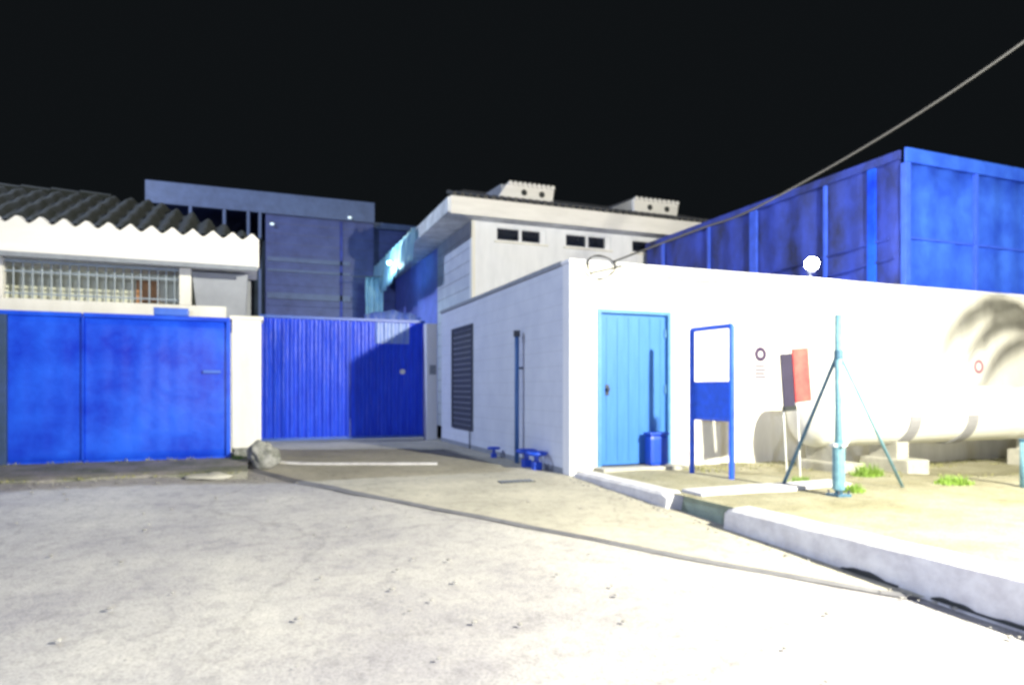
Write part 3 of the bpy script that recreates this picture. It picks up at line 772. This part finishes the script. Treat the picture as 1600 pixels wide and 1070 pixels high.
# ------------------------------------------------------------------ blue clad tower on the right
T = thing('blue_tower', 'tall blue sheet-clad enclosure with posts behind the white wall', 'enclosure', (10.28, 8.0, -1.1))
TX, TF, TZt = 10.28, 8.0, 4.07
b = BM()
for k in range(3): 
    x0 = TX+.08+k*1.72; sheet(b, x0, x0+1.66, -1.1, TZt-.22, TF+.03, .55, .012, nz=10)
part('front_cladding', b, M['tower_blue'], T, smooth=True)
b = BM(); box(b, TX-.04, 17, TF-.05, TF+.0, TZt-.24, TZt, .01); part('top_band', b, M['tower_blue'], T)
for x, w in ((TX-.045, .12), (TX+1.70, .07), (TX+3.42, .07)):
    part('post', box(BM(), x, x+w, TF-.04, TF+.06, -1.1, TZt-.245, .006), M['tower_post'], T)
part('rail', box(BM(), TX+.1, 17, TF-.02, TF+.02, 2.55, 2.59, .004), M['tower_post'], T)
b = BM()
n = 60; rows = []
for i in range(n+1):
    y = TF+.1+(15.9-TF-.1)*i/n
    rows.append([b.verts.new((TX+.02+.02*math.sin(y*9)+.05*noise.noise(Vector((y, z, 0))), y, z)) for z in [-1.1+j*(TZt-.1+1.1)/10 for j in range(11)]])
for a, c_ in zip(rows[:-1], rows[1:]):
    for j in range(10): b.faces.new((a[j], a[j+1], c_[j+1], c_[j]))
part('side_netting', b, M['tower_net'], T, smooth=True)
part('top_rail', box(BM(), TX-.05, TX-.0, TF+.08, 15.9, TZt-.16, TZt-.01, .006), M['tower_net'], T)
for y, w in ((9.62, .07), (11.5, .22), (13.1, .08), (15.0, .1), (8.55, .16)):
    part('post', box(BM(), TX-.06, TX-.01, y, y+w, -1.1, TZt-.17, .005), M['tower_post'] if y != 8.55 else M['gate'], T)
for (ya, za, yb, zb2) in ((8.2, 2.25, 9.6, 2.15), (8.3, 2.6, 11.5, 2.45), (11.7, 2.5, 14.5, 2.5)):
    part('rail', tube(BM(), [(TX-.03, ya, za), (TX-.03, yb, zb2)], .025, 6), M['tower_net'], T)
b = BM(); box(b, TX+.1, 17, 8.2, 15.9, TZt-.12, TZt-.06); part('roof', b, M['tower_net'], T)

# ------------------------------------------------------------------ sheds beyond the far gate
q = 26/19
Sx0, Sm, Sx1, SY = -2.47*q, .34*q, 3.22*q, 26
t = thing('tall_shed', 'tall dark blue sheet-metal shed far behind the ribbed gate', 'shed', ((Sx0+Sx1)/2, SY, -1.1))
b = BM(); box(b, Sm, Sx1, SY, SY+6, -1.1, 7.0); part('wall', b, M['shed'], t)
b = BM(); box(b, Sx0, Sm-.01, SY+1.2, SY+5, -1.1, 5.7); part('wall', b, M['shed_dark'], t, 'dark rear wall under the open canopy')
b = BM(); box(b, Sx0-.05, Sx1+.02, SY-.12, SY-.01, 6.45, 7.22, .01); part('roof_band', b, M['shed_pale'], t)
b = BM(); box(b, Sx0, Sx1, SY, SY+6, 7.001, 7.2); part('roof', b, M['shed'], t)
for x in (Sx0+.05, Sx0+1.3, Sx0+2.4, Sx0+3.2, Sm-.25):
    part('post', box(BM(), x, x+.1, SY-.1, SY, -1.1, 6.45), M['shed_pale'], t)
for z, h in ((4.72, .16), (4.35, .1), (3.35, .22), (2.3, .1)):
    part('batten', box(BM(), Sm+.05, Sx1-.9, SY-.05, SY, z, z+h, .004), M['shed_pale'], t)
part('corner_post', box(BM(), dx(531, SY), dx(535, SY), SY-.05, SY, -1.1, 6.4), M['tower_net'], t)
t2 = thing('side_shed', 'lower dark blue shed to the right of the tall shed', 'shed', (5.5, 26.3, -1.1))
b = BM(); box(b, Sx1+.03, 7.5, 26.2, 31, -1.1, 6.45); part('wall', b, M['shed'], t2)
b = BM(); box(b, Sx1+.03, 7.5, 26.1, 26.195, 6.3, 6.52, .01); part('roof_edge', b, M['shed_pale'], t2)
def shed_lamp(px, py, Y, label):
    r = (px-800)/1036; d = Y/(FY-FX*r); X = FX*d+FY*r*d; Z = (608-py)*d/1036
    t = thing('wall_lamp', label, 'lamp', (X, Y, Z-.1))
    b = BM(); bmesh.ops.create_uvsphere(b, u_segments=12, v_segments=8, radius=.06)
    for v in b.verts: v.co = Vector((v.co.x*1.3, v.co.y, v.co.z*.8))+Vector((X, Y-.1, Z))
    part('bulb', b, M['smalllamp'], t, smooth=True)
    part('arm', tube(BM(), [(X, Y+.04, Z+.03), (X, Y-.1, Z+.09)], .02, 6), M['dark'], t)
shed_lamp(425, 351, SY-.05, 'small glowing lamp on the left end of the tall shed')
shed_lamp(546, 341, SY-.12, 'small dim lamp on the right part of the tall shed')

# whitish glare at the gate's right end, built as an added pale crumpled sheet
b = BM(); rows = []
for i in range(31):
    x = 2.25+i*1.25/30; zt2 = 1.72+.10*noise.noise(Vector((x*3, 0, 0)))-.1*abs(i-15)/15
    rows.append([b.verts.new((x, 14.44+.05*math.sin(x*17)+.04*noise.noise(Vector((x*4, z, 0)))+.0, .6+(zt2-.6)*z/8)) for z in range(9)])
for a, c_ in zip(rows[:-1], rows[1:]):
    for j in range(8): b.faces.new((a[j], a[j+1], c_[j+1], c_[j]))
bmesh.ops.solidify(b, geom=list(b.faces), thickness=.012)
solo('glare_sheet', b, M['glare_pale'], 'pale crumpled sheet standing in for glare just above the far gate right end', 'standin', smooth=True)
# pale translucent sheets hung along the side eave of the taller building
sr = random.Random(5)
y = 18.6
while y < 25.2:
    L_ = sr.uniform(.7, 1.1); zl = 4.05-sr.uniform(0, .5)-(.35 if y > 21.5 else 0)
    b = BM(); rows = []
    for i in range(13):
        yy = y+L_*i/12; rows.append([b.verts.new((4.34-.03*math.sin(yy*11)-.10*(1-j/5), yy, zl+(4.66-zl)*j/5)) for j in range(6)])
    for p_, q_ in zip(rows[:-1], rows[1:]):
        for j in range(5): b.faces.new((p_[j], q_[j], q_[j+1], p_[j+1]))
    bmesh.ops.solidify(b, geom=list(b.faces), thickness=.01)
    part('side_sheet', b, M['glow_sheet'], B, 'pale cyan translucent sheet under the side eave', smooth=True)
    y += L_+.02
t = thing('glow_standin', 'pale bluish ragged drape standing in for a glow behind the far gate', 'standin', (4.1, 24, -1.1))  # hanging shape added to carry a soft vertical cyan glow
part('glow_standin_rod', tube(BM(), [(3.3, 24.0, 4.0), (4.45, 23.9, 4.05)], .02, 6), M['dark'], t)
b = BM(); rows = []
for i in range(41):
    x = 3.78+i*.64/40; zl = -1.05 if i > 18 else 1.6+.6*noise.noise(Vector((x*6, 0, 0)))
    zt3 = 3.98+.045*(x-3.3)
    rows.append([b.verts.new((x+.03*noise.noise(Vector((x*3, j*.4, 2))), 23.98+.05*math.sin(x*34)+.05*noise.noise(Vector((x*4, j*.5, 0))), zl+(zt3-zl)*j/14)) for j in range(15)])
for p_, q_ in zip(rows[:-1], rows[1:]):
    for j in range(14): b.faces.new((p_[j], q_[j], q_[j+1], p_[j+1]))
bmesh.ops.solidify(b, geom=list(b.faces), thickness=.01)
part('glow_drape', b, M['glow_sheet'], t, smooth=True)

t = thing('eave_lamp', 'pale cyan lamp glowing under the side eave of the taller building', 'lamp', (4.25, 21.6, 4.2))
b = BM(); bmesh.ops.create_uvsphere(b, u_segments=14, v_segments=8, radius=.10)
for v in b.verts: v.co = Vector((v.co.x, v.co.y*2.4, v.co.z*.7))+Vector((4.2, 21.6, 4.12))
part('diffuser', b, M['eavelamp'], t, smooth=True)
part('mount', tube(BM(), [(4.25, 21.6, 4.15), (4.5, 21.6, 4.33)], .03, 8), M['dark'], t)

# palm beside the yard, its fronds shade the upper right of the wall
LAMP = Vector((5.97, -.55, 2.98))
t = thing('palm', 'arching palm fronds beside the right end of the yard', 'palm', (9.9, 3.3, -1.1))
b = BM(); tube(b, [(9.5, 3.1, -1.2), (9.45, 3.1, .4), (9.3, 3.2, 1.9)], [.15, .12, .09], 12); part('trunk', b, M['bark'], t)
def frond(tip, mid, base):
    b = BM(); base, mid, tip = Vector(base), Vector(mid), Vector(tip); P = []
    for i in range(25):
        u = i/24; P.append(base*(1-u)**2+mid*2*u*(1-u)+tip*u*u)
    tube(b, P, [.022*(1-i/26)+.004 for i in range(25)], 6)
    for i in range(3, 25):
        tg = (P[i]-P[i-1]).normalized(); sd = tg.cross(Vector((0, 0, 1))).normalized()
        for s in (-1, 1):
            l = .34*math.sin(math.pi*(.15+.8*i/25)); e = P[i]+(sd*s*.8+tg*.55+Vector((0, 0, -.35))).normalized()*l
            w = tg*.024; b.faces.new([b.verts.new(P[i]-w), b.verts.new(P[i]+w), b.verts.new(e)])
    part('frond', b, M['grass'], t)
base = (9.3, 3.2, 1.95)
frond((8.12, 3.35, 1.75), (8.45, 3.3, 2.62), base); frond((8.5, 3.6, 1.55), (8.8, 3.4, 2.4), base); frond((8.9, 2.5, 1.6), (9.0, 2.8, 2.6), base); frond((8.62, 3.5, 1.25), (8.75, 3.3, 2.15), base); frond((8.25, 3.1, 2.05), (8.6, 3.1, 2.7), base)
frond((10.5, 3.3, 1.6), (10.1, 3.2, 2.7), base); frond((9.4, 4.4, 1.6), (9.4, 3.9, 2.6), base); frond((9.8, 2.1, 1.6), (9.6, 2.6, 2.7), base)

# ------------------------------------------------------------------ light
w = bpy.data.worlds.new('World'); scn.world = w; w.use_nodes = True
bg = w.node_tree.nodes['Background']; bg.inputs['Color'].default_value = (.0050, .0062, .0072, 1); bg.inputs['Strength'].default_value = 1
def lamp(name, loc, power, col, rad, aim=None, ang=None, blend=.3):
    if aim is not None:
        l = bpy.data.lights.new(name, 'SPOT'); l.spot_size = R(ang); l.spot_blend = blend
    else: l = bpy.data.lights.new(name, 'POINT')
    l.energy = power; l.color = col; l.shadow_soft_size = rad
    o = bpy.data.objects.new(name, l); COL.objects.link(o); o.location = loc
    if aim is not None: o.rotation_euler = (Vector(aim)-Vector(loc)).to_track_quat('-Z', 'Y').to_euler()
    return o
lamp('off_frame_light', LAMP, 9300, (1, .95, .74), .10)  # street lamp out of frame to the right
lamp('camera_flash', (-1.5, -3.0, .45), 1900, (.66, .76, 1), .12, (2.5, 10, .2), 92, .8)
lamp('off_frame_light', (-9, 15.2, 11.5), 7600, (.68, .79, 1), .2)  # unseen cool fill light, added to brighten the side walls
lamp('eave_bulb', (3.8, 21.4, 4.0), 170, (.6, .95, 1), .15)
lamp('floodlight_bulb', (LX, 7.42, LZ+.05), 260, (1, .95, .85), .1)

# ------------------------------------------------------------------ camera and render
cam = bpy.data.cameras.new('camera'); co = bpy.data.objects.new('camera', cam); COL.objects.link(co)
co.location = (0, 0, 0); co.rotation_euler = (R(90), 0, -math.atan2(FX, FY))
cam.sensor_width = 36; cam.lens = 1036/1600*36; cam.shift_y = 73/1600; cam.clip_end = 1500; cam.clip_start = .05
scn.camera = co
scn.view_settings.view_transform = 'Standard'; scn.view_settings.look = 'None'; scn.view_settings.exposure = 0; scn.view_settings.gamma = 1
try:
    scn.cycles.pixel_filter_type = 'BLACKMAN_HARRIS'; scn.cycles.filter_width = 3.2
except Exception: pass
